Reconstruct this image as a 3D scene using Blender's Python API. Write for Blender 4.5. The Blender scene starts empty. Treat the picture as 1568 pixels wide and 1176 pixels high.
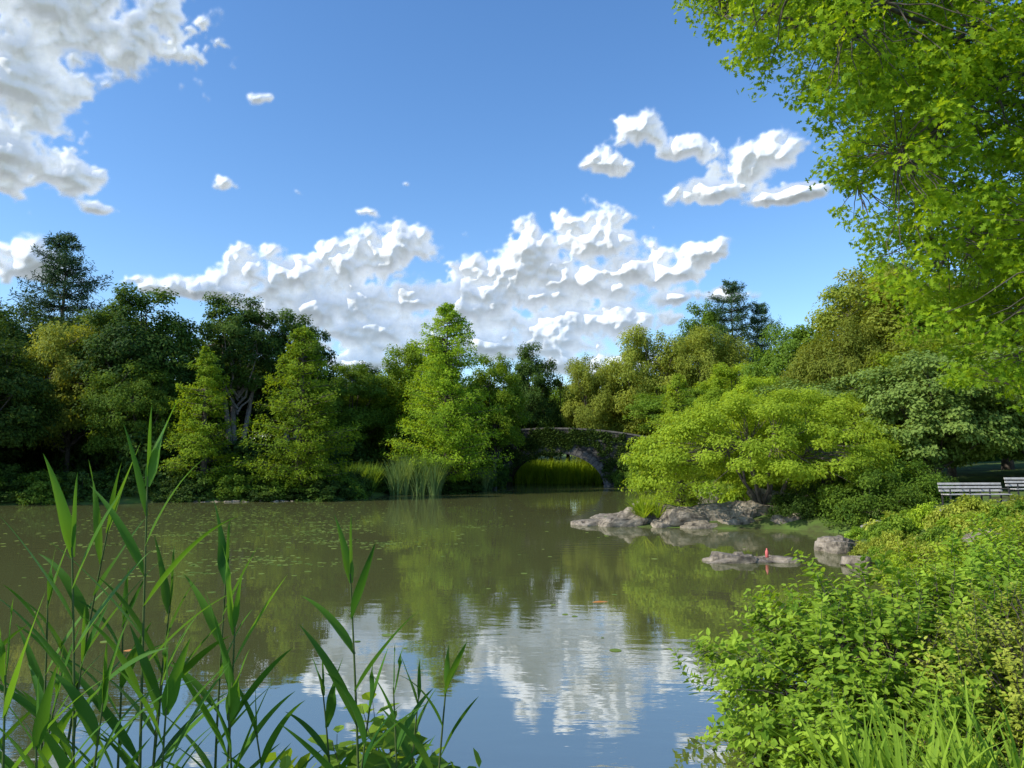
import bpy, bmesh, math, random
import numpy as np
from mathutils import Vector, noise, Matrix
rng=np.random.default_rng(11); random.seed(5)
S=bpy.context.scene
COL=S.collection
def link(o): COL.objects.link(o); return o
def nrm(a): return a/np.maximum(np.linalg.norm(a,axis=-1,keepdims=True),1e-9)
def rdir(n): return nrm(rng.normal(size=(n,3)))

# ------------------------------------------------------------------ materials
def newmat(name):
    m=bpy.data.materials.new(name); m.use_nodes=True; m.node_tree.nodes.clear(); return m,m.node_tree.nodes,m.node_tree.links
def leafmat(name,c1,c2,tr=0.35,tcol=1.5,rough=.6,hvar=.2):
    m,N,K=newmat(name)
    out=N.new('ShaderNodeOutputMaterial'); at=N.new('ShaderNodeAttribute'); at.attribute_name='tint'
    sp=N.new('ShaderNodeSeparateColor'); K.new(at.outputs['Color'],sp.inputs[0])
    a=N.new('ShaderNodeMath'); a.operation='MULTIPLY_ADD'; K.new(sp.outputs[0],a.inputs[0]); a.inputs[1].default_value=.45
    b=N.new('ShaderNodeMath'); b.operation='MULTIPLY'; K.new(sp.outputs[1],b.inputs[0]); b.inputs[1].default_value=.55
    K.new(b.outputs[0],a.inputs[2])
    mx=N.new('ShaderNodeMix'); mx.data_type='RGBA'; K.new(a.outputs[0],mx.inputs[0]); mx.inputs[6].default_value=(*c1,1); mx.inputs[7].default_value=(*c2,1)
    oi=N.new('ShaderNodeObjectInfo'); mr=N.new('ShaderNodeMapRange'); mr.inputs[3].default_value=1-hvar; mr.inputs[4].default_value=1+hvar
    K.new(oi.outputs['Random'],mr.inputs[0])
    vm=N.new('ShaderNodeVectorMath'); vm.operation='SCALE'; K.new(mx.outputs[2],vm.inputs[0]); K.new(mr.outputs[0],vm.inputs['Scale'])
    p=N.new('ShaderNodeBsdfPrincipled'); K.new(vm.outputs[0],p.inputs['Base Color']); p.inputs['Roughness'].default_value=rough; p.inputs['Specular IOR Level'].default_value=.12
    t=N.new('ShaderNodeBsdfTranslucent'); v2=N.new('ShaderNodeVectorMath'); v2.operation='MULTIPLY'; K.new(vm.outputs[0],v2.inputs[0]); v2.inputs[1].default_value=(tcol*1.2,tcol,tcol*.4)
    K.new(v2.outputs[0],t.inputs[0])
    ms=N.new('ShaderNodeMixShader'); ms.inputs[0].default_value=tr; K.new(p.outputs[0],ms.inputs[1]); K.new(t.outputs[0],ms.inputs[2]); K.new(ms.outputs[0],out.inputs[0])
    return m
def noisemat(name,c1,c2,scale=3,rough=.85,bump=.3,c3=None,detail=6,vor=0,spec=.3,bdist=.05):
    m,N,K=newmat(name)
    out=N.new('ShaderNodeOutputMaterial'); tc=N.new('ShaderNodeTexCoord'); n=N.new('ShaderNodeTexNoise'); n.inputs['Scale'].default_value=scale; n.inputs['Detail'].default_value=detail
    n.inputs['Roughness'].default_value=.65
    K.new(tc.outputs['Object'],n.inputs['Vector'])
    cr=N.new('ShaderNodeValToRGB'); K.new(n.outputs[0],cr.inputs[0]); e=cr.color_ramp.elements
    e[0].position=.33; e[0].color=(*c1,1); e[1].position=.67; e[1].color=(*c2,1)
    if c3: x=cr.color_ramp.elements.new(.5); x.color=(*c3,1)
    p=N.new('ShaderNodeBsdfPrincipled'); p.inputs['Roughness'].default_value=rough; p.inputs['Specular IOR Level'].default_value=spec
    col=cr.outputs[0]; hgt=n.outputs[0]
    if vor:
        v=N.new('ShaderNodeTexVoronoi'); v.feature='DISTANCE_TO_EDGE'; v.inputs['Scale'].default_value=vor; 
        mp=N.new('ShaderNodeMapping'); mp.inputs['Scale'].default_value=(1,1,1.9); K.new(tc.outputs['Object'],mp.inputs[0]); K.new(mp.outputs[0],v.inputs['Vector'])
        v2=N.new('ShaderNodeTexVoronoi'); v2.inputs['Scale'].default_value=vor; K.new(mp.outputs[0],v2.inputs['Vector'])
        mr=N.new('ShaderNodeMapRange'); mr.inputs[2].default_value=.09; K.new(v.outputs[0],mr.inputs[0]); mr.inputs[3].default_value=.3; mr.inputs[4].default_value=1
        sv=N.new('ShaderNodeSeparateColor'); K.new(v2.outputs['Color'],sv.inputs[0])
        m2=N.new('ShaderNodeMath'); m2.operation='MULTIPLY_ADD'; K.new(sv.outputs[0],m2.inputs[0]); m2.inputs[1].default_value=.7; m2.inputs[2].default_value=.6
        m3=N.new('ShaderNodeMath'); m3.operation='MULTIPLY'; K.new(m2.outputs[0],m3.inputs[0]); K.new(mr.outputs[0],m3.inputs[1])
        sc=N.new('ShaderNodeVectorMath'); sc.operation='SCALE'; K.new(col,sc.inputs[0]); K.new(m3.outputs[0],sc.inputs['Scale']); col=sc.outputs[0]
        hgt=mr.outputs[0]
    K.new(col,p.inputs['Base Color'])
    b=N.new('ShaderNodeBump'); b.inputs['Strength'].default_value=bump; b.inputs['Distance'].default_value=bdist; K.new(hgt,b.inputs['Height']); K.new(b.outputs[0],p.inputs['Normal'])
    K.new(p.outputs[0],out.inputs[0]); return m

M_bark=noisemat('bark',(.05,.04,.03),(.13,.11,.09),4)
M_barkp=noisemat('bark_pale',(.14,.11,.09),(.34,.29,.25),4)
M_barkm=noisemat('bark_maple',(.07,.055,.045),(.19,.155,.13),4)
M_mid =leafmat('leaf_mid',(.05,.115,.014),(.22,.34,.035),.38,1.6)
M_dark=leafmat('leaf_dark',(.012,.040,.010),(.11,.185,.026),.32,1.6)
M_pine=leafmat('leaf_pine',(.02,.055,.022),(.07,.13,.045),.15)
M_cyp =leafmat('leaf_cypress',(.09,.18,.012),(.33,.47,.032),.42)
M_wil =leafmat('leaf_willow',(.15,.20,.025),(.36,.41,.06),.4)
M_lite=leafmat('leaf_light',(.12,.22,.015),(.43,.56,.045),.44)
M_oak =leafmat('leaf_oak',(.06,.15,.008),(.30,.43,.022),.48,1.5)
M_bush=leafmat('leaf_bush',(.06,.16,.012),(.38,.54,.055),.4,1.4)
M_var =leafmat('leaf_variegated',(.16,.23,.02),(.46,.50,.08),.35)
M_dog =leafmat('leaf_dogwood',(.07,.14,.018),(.28,.38,.09),.3)
M_reed=leafmat('leaf_reed',(.025,.095,.018),(.11,.24,.025),.4,1.6,.4)
M_reedf=leafmat('leaf_reed_far',(.09,.17,.045),(.24,.33,.11),.3)
M_ivy=leafmat('leaf_ivy',(.02,.05,.008),(.10,.16,.024),.25)
M_rock=noisemat('schist_rock',(.06,.048,.037),(.39,.33,.26),3.0,.85,1.0,(.23,.195,.15),9,bdist=.15)
M_stone=noisemat('bridge_stone',(.04,.036,.03),(.11,.10,.085),1.5,.9,.6,vor=1.6)
M_vous=noisemat('voussoir_stone',(.07,.063,.055),(.17,.155,.135),2.5,.85,.4)
M_stem=leafmat('reed_stem',(.06,.10,.03),(.12,.15,.05),.1)

# ------------------------------------------------------------------ mesh builder
class MB:
    def __init__(s): s.v=[];s.l=[];s.c=[];s.m=[];s.t=[];s.s=[];s.n=0
    def add(s,V,F,mat=0,tint=(.5,.5),sm=False):
        V=np.asarray(V,float).reshape(-1,3); F=np.asarray(F,int)
        s.v.append(V); s.l.append((F+s.n).ravel()); s.c.append(np.full(len(F),F.shape[1])); s.m.append(np.full(len(F),mat)); s.s.append(np.full(len(F),sm))
        t=np.ones((len(V),4)); t[:,:2]=tint; s.t.append(t); s.n+=len(V)
    def mesh(s,name,mats):
        me=bpy.data.meshes.new(name); V=np.concatenate(s.v); Lp=np.concatenate(s.l); C=np.concatenate(s.c)
        me.vertices.add(len(V)); me.vertices.foreach_set('co',V.astype(np.float32).ravel())
        me.loops.add(len(Lp)); me.loops.foreach_set('vertex_index',Lp.astype(np.int32))
        me.polygons.add(len(C)); me.polygons.foreach_set('loop_start',np.concatenate([[0],np.cumsum(C)[:-1]]).astype(np.int32))
        me.polygons.foreach_set('material_index',np.concatenate(s.m).astype(np.int32))
        me.polygons.foreach_set('use_smooth',np.concatenate(s.s).astype(bool))
        me.update(calc_edges=True)
        a=me.attributes.new('tint','FLOAT_COLOR','POINT'); a.data.foreach_set('color',np.concatenate(s.t).astype(np.float32).ravel())
        for m in mats: me.materials.append(m)
        return me
    def obj(s,name,mats): return link(bpy.data.objects.new(name,s.mesh(name,mats)))
TP={'rh':(np.array([(0,0,0),(.45,.5,.12),(1,0,0),(.45,-.5,.12)]),np.array([[0,1,2,3]])),
 'ov':(np.array([(0,0,0),(.28,.5,.13),(.7,.38,.1),(1,0,-.05),(.7,-.38,.1),(.28,-.5,.13)]),np.array([[0,3,2,1],[0,5,4,3]])),
 'oak':(np.array([(0,0,0),(.15,.06,0),(.22,.36,.06),(.36,.12,0),(.5,.52,.08),(.62,.13,0),(.8,.34,.03),(.84,.08,0),(1,0,0),
    (.84,-.08,0),(.8,-.34,.03),(.62,-.13,0),(.5,-.52,.08),(.36,-.12,0),(.22,-.36,.06),(.15,-.06,0)]),np.array([list(range(16))])) }
def leaves(mb,C,N,T,L,W,tp,mat,t1,t2):
    uv,F=TP[tp]; N=nrm(N); T=nrm(T-(T*N).sum(1,keepdims=True)*N); B=np.cross(N,T)
    L=np.broadcast_to(L,(len(C),)); W=np.broadcast_to(W,(len(C),))
    V=C[:,None]+T[:,None]*(uv[None,:,0,None]*L[:,None,None])+B[:,None]*(uv[None,:,1,None]*W[:,None,None])+N[:,None]*(uv[None,:,2,None]*W[:,None,None])
    k=len(uv); FF=(F[None]+np.arange(len(C))[:,None,None]*k).reshape(-1,F.shape[1])
    t=np.stack([np.repeat(t1,k),np.repeat(t2,k)],1)
    mb.add(V,FF,mat,t)
def fol(mb,C,R,n,L,W=None,tp='rh',mat=0,cent=None,up=.5,rnd=.6,hang=.3,cout=.6,g=None,pw=.5):
    C=np.asarray(C,float); M=len(C); R=np.broadcast_to(np.asarray(R,float),(M,3)); idx=np.repeat(np.arange(M),n); K=len(idx)
    d=rdir(K); P=C[idx]+d*(rng.random(K)**pw)[:,None]*R[idx]
    N=d*.6+np.array([0,0,up])+rng.normal(size=(K,3))*rnd
    if cent is not None: N=N+cout*nrm(C-np.asarray(cent))[idx]
    T=rdir(K)+d*.5+np.array([0,0,-hang])
    if g is None: g=rng.random(M)
    LL=L*rng.uniform(.65,1.3,K); WW=(W if W else L*.62)*rng.uniform(.7,1.2,K)
    leaves(mb,P,N,T,LL,WW,tp,mat,rng.random(K),g[idx])
def tube(mb,pts,rad,k=6,mat=1):
    pts=np.asarray(pts,float); n=len(pts); tg=nrm(np.gradient(pts,axis=0)); ref=np.array([.13,.97,.2]) 
    if abs(tg[0]@ref)>.8: ref=np.array([1,.1,.1])
    a=nrm(np.cross(tg,ref)); b=np.cross(tg,a); th=np.linspace(0,2*np.pi,k,endpoint=False)
    V=pts[:,None]+(a[:,None]*np.cos(th)[None,:,None]+b[:,None]*np.sin(th)[None,:,None])*np.asarray(rad)[:,None,None]
    i=np.arange(n-1)[:,None]*k; j=np.arange(k)[None]; j2=(j+1)%k
    F=np.stack([i+j,i+j2,i+k+j2,i+k+j],-1).reshape(-1,4); mb.add(V,F,mat,(.5,.5),True)
def limb(mb,p,q,r0,r1,sag=.15,n=6,k=5,mat=1,wob=.05):
    p=np.asarray(p,float); q=np.asarray(q,float); t=np.linspace(0,1,n)[:,None]; l=np.linalg.norm(q-p)
    mid=(p+q)/2+np.array([0,0,-sag*l]); pts=(1-t)**2*p+2*t*(1-t)*mid+t**2*q
    pts[1:-1]+=rng.normal(size=(n-2,3))*wob*l*.5
    tube(mb,pts,np.linspace(r0,r1,n),k,mat)
def crown_tree(name,h,rw,cb,lobes=10,cl=16,n=150,L=.28,W=None,flat=.65,up=.5,hang=.3,clr=.2,tr=.3,mat=None,bark=None,zr=None,twig=True,lobr=(.36,.52),stems=1,rnd=.5,tp='rh'):
    mb=MB(); zc=(h+cb)/2; hz=(h-cb)/2; ctr=np.array([0,0,zc])
    i=np.arange(lobes)+.5; ph=i*2.39996+rng.uniform(0,6); cz=1-2*i/lobes; cz=np.clip(cz*.95+rng.normal(size=lobes)*.1,-.85,.97)
    sr=np.sqrt(1-cz**2); LC=np.stack([np.cos(ph)*sr*rw*.62,np.sin(ph)*sr*rw*.62,cz*hz*.72],1)*rng.uniform(.75,1.1,(lobes,1))+ctr
    LR=rw*rng.uniform(*lobr,lobes)
    lg=rng.random(lobes)
    tp_z=cb+hz*.5
    for s in range(stems):
        a=rng.uniform(0,6.28); off=np.array([math.cos(a),math.sin(a),0])*(0 if stems==1 else rw*.28)
        pts=[np.array([0,0,-.3])+off*.15,np.array([0,0,cb*.45])+off*.5+rng.normal(size=3)*.05*rw*.2,np.array([0,0,cb])+off*.9,np.array([0,0,tp_z])+off*1.3,np.array([0,0,h*.86])+off*1.5]
        tube(mb,pts,[tr*1.25,tr*.9,tr*.75,tr*.4,tr*.1],8)
    for c,lr,g in zip(LC,LR,lg):
        z0=min(cb*.8+(c[2]-cb)*.35,c[2]-.3); limb(mb,(0,0,max(z0,cb*.6)),c,tr*.4,tr*.12,.1)
        d=rdir(cl*2); d=d[d[:,2]>-.65][:cl]; CC=c+d*lr*rng.uniform(.55,1.08,(len(d),1))*np.array([1,1,.85])
        if twig:
            for q in CC[::2]: limb(mb,c,q,tr*.1,tr*.03,.05,4,4)
        r=clr*rw*rng.uniform(.7,1.25,(len(CC),1))*np.array([[1,1,flat if zr is None else zr]])
        fol(mb,CC,r,n,L,W,tp,0,ctr,up,rnd,hang,g=np.clip(g*.6+rng.random(len(CC))*.4,0,1))
    return mb.mesh(name,[mat or M_mid,bark or M_bark])
def cone_tree(name,h,rw,cb=.6,nb=150,n=170,L=.24,W=None,prof=.8,rise=.15,mat=None,tr=.25,flat=.14,whorls=0,hang=.1,up=.9,spread=.32,irr=.25,tipup=0):
    mb=MB(); tube(mb,[(0,0,-.3),(0,0,h*.3),(.1,0,h*.6),(0,.05,h*.97)],[tr*1.3,tr*.85,tr*.5,.02],8)
    lv=rng.uniform(.65,1.12,(12,6))
    for b in range(nb):
        t=(b+rng.random())/nb; t=t**1.05
        if whorls: t=(round(t*whorls)+rng.normal()*.09)/whorls; t=min(max(t,0),.985)
        z=cb+(h-cb)*t; az=rng.uniform(0,6.28); sec=int(az/6.28*6)%6
        R=rw*((1-t)**prof)*min(1,.6+t*4)*rng.uniform(1-irr,1+irr*.5)*lv[int(t*11),sec]+.25
        d=np.array([math.cos(az),math.sin(az),0]); q=np.array([0,0,z])
        tt=np.linspace(.0,1,5)[:,None]; path=q+d*R*tt+np.array([0,0,1])*(rise*R*tt+tipup*R*tt**2.5)
        tube(mb,path,np.linspace(tr*.22,.012,5),4)
        m=int(n*(.25+R/rw*.9)); u=rng.uniform(.18,1.04,m)**.8; w=spread*R*(1.1-u)*1.1+.12
        side=np.cross(d,[0,0,1]); P=q+d*(R*u)[:,None]+side*(rng.normal(size=m)*w*.8)[:,None]+np.array([0,0,1])*((rise*R*u+tipup*R*u**2.5)+rng.normal(size=m)*flat*(.4+.25*R))[:,None]
        N=rng.normal(size=(m,3))*.5+np.array([0,0,up])+d*.6; T=rdir(m)*.8+d*.6+np.array([0,0,-hang])
        leaves(mb,P,N,T,L*rng.uniform(.6,1.3,m),(W or L*.5)*rng.uniform(.7,1.2,m),'rh',0,rng.random(m),np.full(m,rng.random()))
    return mb.mesh(name,[mat or M_cyp,M_bark])
def shrub(name,r,h,cl=40,n=90,L=.15,mat=None,flat=.7,tp='rh',clr=.24,up=.5,W=None,rnd=.6,hang=.3):
    mb=MB(); d=rdir(cl*3); d=d[d[:,2]>-.1][:cl]; C=d*np.array([r,r,h])*rng.uniform(.55,1,(len(d),1)); C[:,2]+=h*.05
    for q in C[::3]: limb(mb,(q[0]*.1,q[1]*.1,-.1),q,.03,.008,-.05,4,4)
    fol(mb,C,clr*r*rng.uniform(.7,1.2,(len(C),1))*np.array([[1,1,flat]]),n,L,W,tp,0,(0,0,h*.2),up,rnd,hang)
    return mb.mesh(name,[mat or M_mid,M_bark])

# ------------------------------------------------------------------ terrain
SH=np.array([(-2.6,5.2),(0,5.7),(1.6,5.6),(2.5,6.4),(3.1,8),(4.6,10),(6.4,12.5),(8.6,17),(10.2,21),(10.8,24.6),(12.4,27),(13.6,30),(11.8,32),(8,32.6),(3.2,34.2),(3.0,35.6),(7,37.4),(12,41),(15,49),(17.5,62),(17.5,72),(12.5,79),(11.5,84),(11.5,91),(9,97),(3,98),(-1.5,93),(-1.2,85),(-1,80),(-3,72),(-5,65.5),(-10.5,64),(-12,58),(-12.5,54.5),(-20,53),(-28,51),(-36,48),(-50,44),(-56,30),(-46,12),(-20,4.5),(-8,4)],float)
def sdist(x,y):
    x=np.asarray(x,float); y=np.asarray(y,float); best=np.full(x.shape,1e9); ins=np.zeros(x.shape,bool)
    for i in range(len(SH)):
        a=SH[i]; b=SH[(i+1)%len(SH)]; ab=b-a; t=np.clip(((x-a[0])*ab[0]+(y-a[1])*ab[1])/(ab@ab),0,1)
        best=np.minimum(best,np.hypot(x-a[0]-t*ab[0],y-a[1]-t*ab[1]))
        if a[1]!=b[1]: ins^=((a[1]>y)!=(b[1]>y))&(x<(b[0]-a[0])*(y-a[1])/(b[1]-a[1])+a[0])
    return np.where(ins,-best,best)
def sd1(x,y): return float(sdist(np.array([x]),np.array([y]))[0])
def height(x,y):
    x=np.asarray(x,float); y=np.asarray(y,float)
    w=.35*np.sin(x*.9+1.3*np.sin(y*.6))*np.cos(y*.8+.5)+.2*np.sin(x*2.3+y*1.7)
    d=sdist(x,y)+w*.8; k=1-np.exp(-np.maximum(d,0)/2.5)
    up=1.35*k+.05*np.clip(d-6,0,80)+k*4.0*(np.exp(-((x+7)**2+(y-86)**2)/45)+np.exp(-((x-19)**2+(y-87)**2)/45))+.06*k*w
    pen=np.exp(-(((x-7)/6)**4+((y-35)/3)**4)); up=up*(1-.45*pen)
    dn=-1.6*(1-np.exp(np.minimum(d,0)/2))
    return np.where(d>0,up,dn)
def H(x,y): return float(height(np.array([x]),np.array([y]))[0])
n=560; u=np.linspace(-1,1,n); g=1600*np.sinh(5.4*u)/np.sinh(5.4); X,Y=np.meshgrid(g+2,g+36); Z=height(X,Y)
idx=np.arange(n*n).reshape(n,n); F=np.stack([idx[:-1,:-1],idx[:-1,1:],idx[1:,1:],idx[1:,:-1]],-1).reshape(-1,4)
mb=MB(); mb.add(np.stack([X,Y,Z],-1).reshape(-1,3),F,0,(.5,.5),True)
M_ground=noisemat('ground_grass_soil',(.05,.045,.02),(.12,.20,.03),.6,.95,.5,(.08,.13,.025),9)
mb.obj('ground',[M_ground])
# water
M_w,N_,K_=newmat('pond_water')
o=N_.new('ShaderNodeOutputMaterial'); df=N_.new('ShaderNodeBsdfDiffuse'); df.inputs[0].default_value=(.095,.10,.036,1)
gl=N_.new('ShaderNodeBsdfGlossy'); gl.inputs['Roughness'].default_value=.01; gl.inputs[0].default_value=(.98,.99,.99,1)
fr=N_.new('ShaderNodeFresnel'); fr.inputs[0].default_value=5.5; ms=N_.new('ShaderNodeMixShader')
tc=N_.new('ShaderNodeTexCoord'); mp=N_.new('ShaderNodeMapping'); mp.inputs['Scale'].default_value=(.7,1.6,1); K_.new(tc.outputs['Object'],mp.inputs[0])
n1=N_.new('ShaderNodeTexNoise'); n1.inputs['Scale'].default_value=1.6; n1.inputs['Detail'].default_value=4; K_.new(mp.outputs[0],n1.inputs[0])
n2=N_.new('ShaderNodeTexNoise'); n2.inputs['Scale'].default_value=.12; n2.inputs['Detail'].default_value=3; K_.new(tc.outputs['Object'],n2.inputs[0])
mr=N_.new('ShaderNodeMapRange'); mr.inputs[1].default_value=.42; mr.inputs[2].default_value=.62; mr.inputs[3].default_value=.15; mr.inputs[4].default_value=1; K_.new(n2.outputs[0],mr.inputs[0])
mm=N_.new('ShaderNodeMath'); mm.operation='MULTIPLY'; K_.new(n1.outputs[0],mm.inputs[0]); K_.new(mr.outputs[0],mm.inputs[1])
bp=N_.new('ShaderNodeBump'); bp.inputs['Strength'].default_value=.2; bp.inputs['Distance'].default_value=.03; K_.new(mm.outputs[0],bp.inputs['Height'])
K_.new(bp.outputs[0],gl.inputs['Normal']); K_.new(bp.outputs[0],fr.inputs['Normal'])
K_.new(fr.outputs[0],ms.inputs[0]); K_.new(df.outputs[0],ms.inputs[1]); K_.new(gl.outputs[0],ms.inputs[2]); K_.new(ms.outputs[0],o.inputs[0])
mb=MB(); mb.add([(-75,-2,0),(40,-2,0),(40,110,0),(-75,110,0)],[[0,1,2,3]]); mb.obj('pond_water',[M_w])

# ------------------------------------------------------------------ tree stock
D1=crown_tree('tree_dense',16,5.6,2.2,16,16,170,.28,tr=.35,clr=.18,lobr=(.3,.48))
D2=crown_tree('tree_open',18,5.2,6,12,13,150,.28,tr=.3,clr=.17,stems=3,bark=M_barkp,lobr=(.28,.42))
D3=crown_tree('tree_wide',13,6.6,1.4,17,15,170,.28,tr=.35,clr=.17,lobr=(.3,.46))
W1=crown_tree('tree_willow',15,7,1.0,22,15,150,.32,.15,hang=.8,up=.5,zr=.9,clr=.145,tr=.45,mat=M_wil,twig=False,rnd=.5,lobr=(.26,.40))
C1=cone_tree('tree_cypress_a',12,4.3,.5,190,180,.23,prof=.6,irr=.35)
C2=cone_tree('tree_cypress_b',16.5,5.4,.7,240,200,.25,prof=.5,irr=.45)
C3=cone_tree('tree_cypress_c',11,3.3,.5,130,180,.22,irr=.5,prof=.55)
P1=cone_tree('tree_pine',24,5.6,6,170,190,.42,.09,prof=.5,rise=.05,tipup=.25,mat=M_pine,whorls=14,irr=.5,flat=.25,spread=.3,up=.4,tr=.35)
SB=shrub('shrub_round',1.5,1.5,60,90,.17)
SB2=shrub('shrub_loose',1.5,1.9,45,80,.2,clr=.2)
BASE={D1:(16,5.6),D2:(18,5.2),D3:(13,6.6),W1:(15,7),C1:(12,4.3),C2:(16.5,5.4),C3:(11,3.2),P1:(24,5.6),SB:(1.8,1.6),SB2:(2.1,1.6)}
def put(me,name,x,y,h,w=None,rot=None,mat=None,dz=-.15,parent=None):
    base=BASE[me]
    ob=bpy.data.objects.new(name,me); link(ob); z=H(x,y)+dz; s=(h-z)/base[0] if me not in(SB,SB2) else h/base[0]; sw=(w/base[1]) if w else s
    ob.location=(x,y,z); ob.scale=(sw,sw,s); ob.rotation_euler=(0,0,random.uniform(0,6.28) if rot is None else rot)
    if mat: ob.material_slots[0].link='OBJECT'; ob.material_slots[0].material=mat
    if parent: ob.parent=parent
    return ob
# left bank
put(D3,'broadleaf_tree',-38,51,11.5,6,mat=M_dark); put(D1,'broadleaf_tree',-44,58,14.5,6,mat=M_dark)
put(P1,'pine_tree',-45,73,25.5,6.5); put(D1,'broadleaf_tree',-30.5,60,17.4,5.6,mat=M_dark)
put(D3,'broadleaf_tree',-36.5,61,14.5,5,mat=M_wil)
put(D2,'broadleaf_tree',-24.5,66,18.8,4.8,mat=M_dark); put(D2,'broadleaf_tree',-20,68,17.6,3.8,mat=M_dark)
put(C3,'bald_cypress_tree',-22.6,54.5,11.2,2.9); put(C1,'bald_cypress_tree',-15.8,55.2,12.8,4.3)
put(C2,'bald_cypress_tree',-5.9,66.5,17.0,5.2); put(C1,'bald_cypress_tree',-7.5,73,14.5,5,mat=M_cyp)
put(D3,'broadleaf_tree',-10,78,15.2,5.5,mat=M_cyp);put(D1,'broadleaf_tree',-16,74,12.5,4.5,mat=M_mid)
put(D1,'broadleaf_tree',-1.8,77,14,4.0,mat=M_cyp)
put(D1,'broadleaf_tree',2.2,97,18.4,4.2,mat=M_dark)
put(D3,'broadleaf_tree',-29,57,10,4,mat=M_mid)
# right, behind the pond
put(W1,'willow_tree',10.5,96,17.0,5.2); put(W1,'willow_tree',17.5,95,20.5,7.2); put(W1,'willow_tree',24.5,93,20,6.6)
put(P1,'pine_tree',31,103,28,5.6); put(P1,'pine_tree',35.5,104,25,4.8)
put(D1,'broadleaf_tree',27.5,104,25.5,5,mat=M_mid)
put(D1,'broadleaf_tree',21.5,72,12.5,4.6,mat=M_lite); put(D3,'broadleaf_tree',26,66,15,6,mat=M_mid)
put(W1,'willow_tree',25.5,57,14.5,4.6); put(D1,'broadleaf_tree',31,62,19.5,6,mat=M_wil)
put(D1,'broadleaf_tree',39,75,24,7,mat=M_mid); put(D2,'broadleaf_tree',33,58,19,6,mat=M_wil)
put(D1,'broadleaf_tree',40,60,21,7,mat=M_mid); put(D3,'broadleaf_tree',29.5,50,11.5,6,mat=M_lite)
put(C1,'bald_cypress_tree',10.8,48,8.4,2.6,mat=M_lite); put(D1,'broadleaf_tree',19,57,9.5,3.6,mat=M_lite)
# distant mass
BG=link(bpy.data.objects.new('background_trees',None))
for ang in np.linspace(-62,58,40):
    for ring in (0,1):
        a=math.radians(ang+random.uniform(-1.5,1.5)); d=(112 if ring==0 else 140)+random.uniform(-7,9)
        x=d*math.sin(a); y=d*math.cos(a)
        if ang<-8: y*=.9; 
        hh=random.uniform(12,15.5)+(ring*2)+(4 if ang>22 else 0)+(2 if ang<-32 else 0)
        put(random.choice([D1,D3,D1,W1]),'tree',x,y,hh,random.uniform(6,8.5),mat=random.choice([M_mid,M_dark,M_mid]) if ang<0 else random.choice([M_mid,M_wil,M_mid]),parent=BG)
for x,y,h in [(-50,52,16),(-60,48,17),(-62,36,16),(-58,62,19),(-52,68,19),(-68,50,18),(-38,70,17),(-46,66,17),(-60,20,15),(-66,75,20),(-30,76,16),(-24,80,15),(-18,84,14),(-12,90,13),(-6,98,13),  # far-left trees stand out of view, added for their shadow and reflection
              (44,50,18),(50,62,20),(38,44,12),(45,40,13),(52,46,18),(34,40,9.5),(20,84,11),(16,102,13),(8,106,13)]:
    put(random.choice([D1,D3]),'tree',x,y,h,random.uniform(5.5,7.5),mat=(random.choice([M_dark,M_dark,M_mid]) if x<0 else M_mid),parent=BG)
# understory and shoreline shrubs
SHR=link(bpy.data.objects.new('shoreline_shrubs',None))
for i in range(85):
    x=random.uniform(-75,-6); y=random.uniform(54,86)
    if sd1(x,y)<3: continue
    put(random.choice([SB,SB2]),'shrub',x,y,random.uniform(3,5),random.uniform(2.4,3.8),mat=M_dark,parent=SHR,dz=-.3)
for i in range(60):
    a=math.radians(-62+120*i/60); d=100+random.uniform(-5,5)
    if sd1(d*math.sin(a),d*math.cos(a))<2: continue
    put(SB,'shrub',d*math.sin(a),d*math.cos(a),random.uniform(4,6),random.uniform(3.5,5),mat=M_mid,parent=SHR,dz=-.5)
def along(i0,i1,step,off,jit,fn):
    for i in range(i0,i1):
        a=SH[i];b=SH[(i+1)%len(SH)];l=np.linalg.norm(b-a);t=(b-a)/l;nn=np.array([t[1],-t[0]])
        for s in np.arange(0,l,step):
            p=a+t*(s+random.uniform(0,step))+nn*(off+random.uniform(-jit,jit)); fn(p[0],p[1])
def lsh(x,y):
    if sd1(x,y)<.2: return
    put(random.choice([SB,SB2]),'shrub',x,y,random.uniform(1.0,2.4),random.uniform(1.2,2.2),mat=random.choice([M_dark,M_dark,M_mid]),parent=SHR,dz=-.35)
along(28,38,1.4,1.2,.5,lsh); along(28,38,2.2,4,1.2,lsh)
def rsh(x,y):
    if sd1(x,y)<.2: return
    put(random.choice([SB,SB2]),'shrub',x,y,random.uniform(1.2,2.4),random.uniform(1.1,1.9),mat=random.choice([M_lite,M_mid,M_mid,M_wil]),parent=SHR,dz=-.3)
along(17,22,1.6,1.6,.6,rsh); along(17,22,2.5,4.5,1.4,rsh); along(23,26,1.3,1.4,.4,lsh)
for x,y,h,w in [(12.6,81.6,3.6,1.8),(14.5,80.5,4.2,2.2),(-2.2,81.5,3.6,2.0),(-1.2,82.5,2.4,1.2),(15.5,76,3.2,2)]: put(SB2,'shrub',x,y,h,w,mat=M_mid,parent=SHR,dz=-.3)

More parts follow.
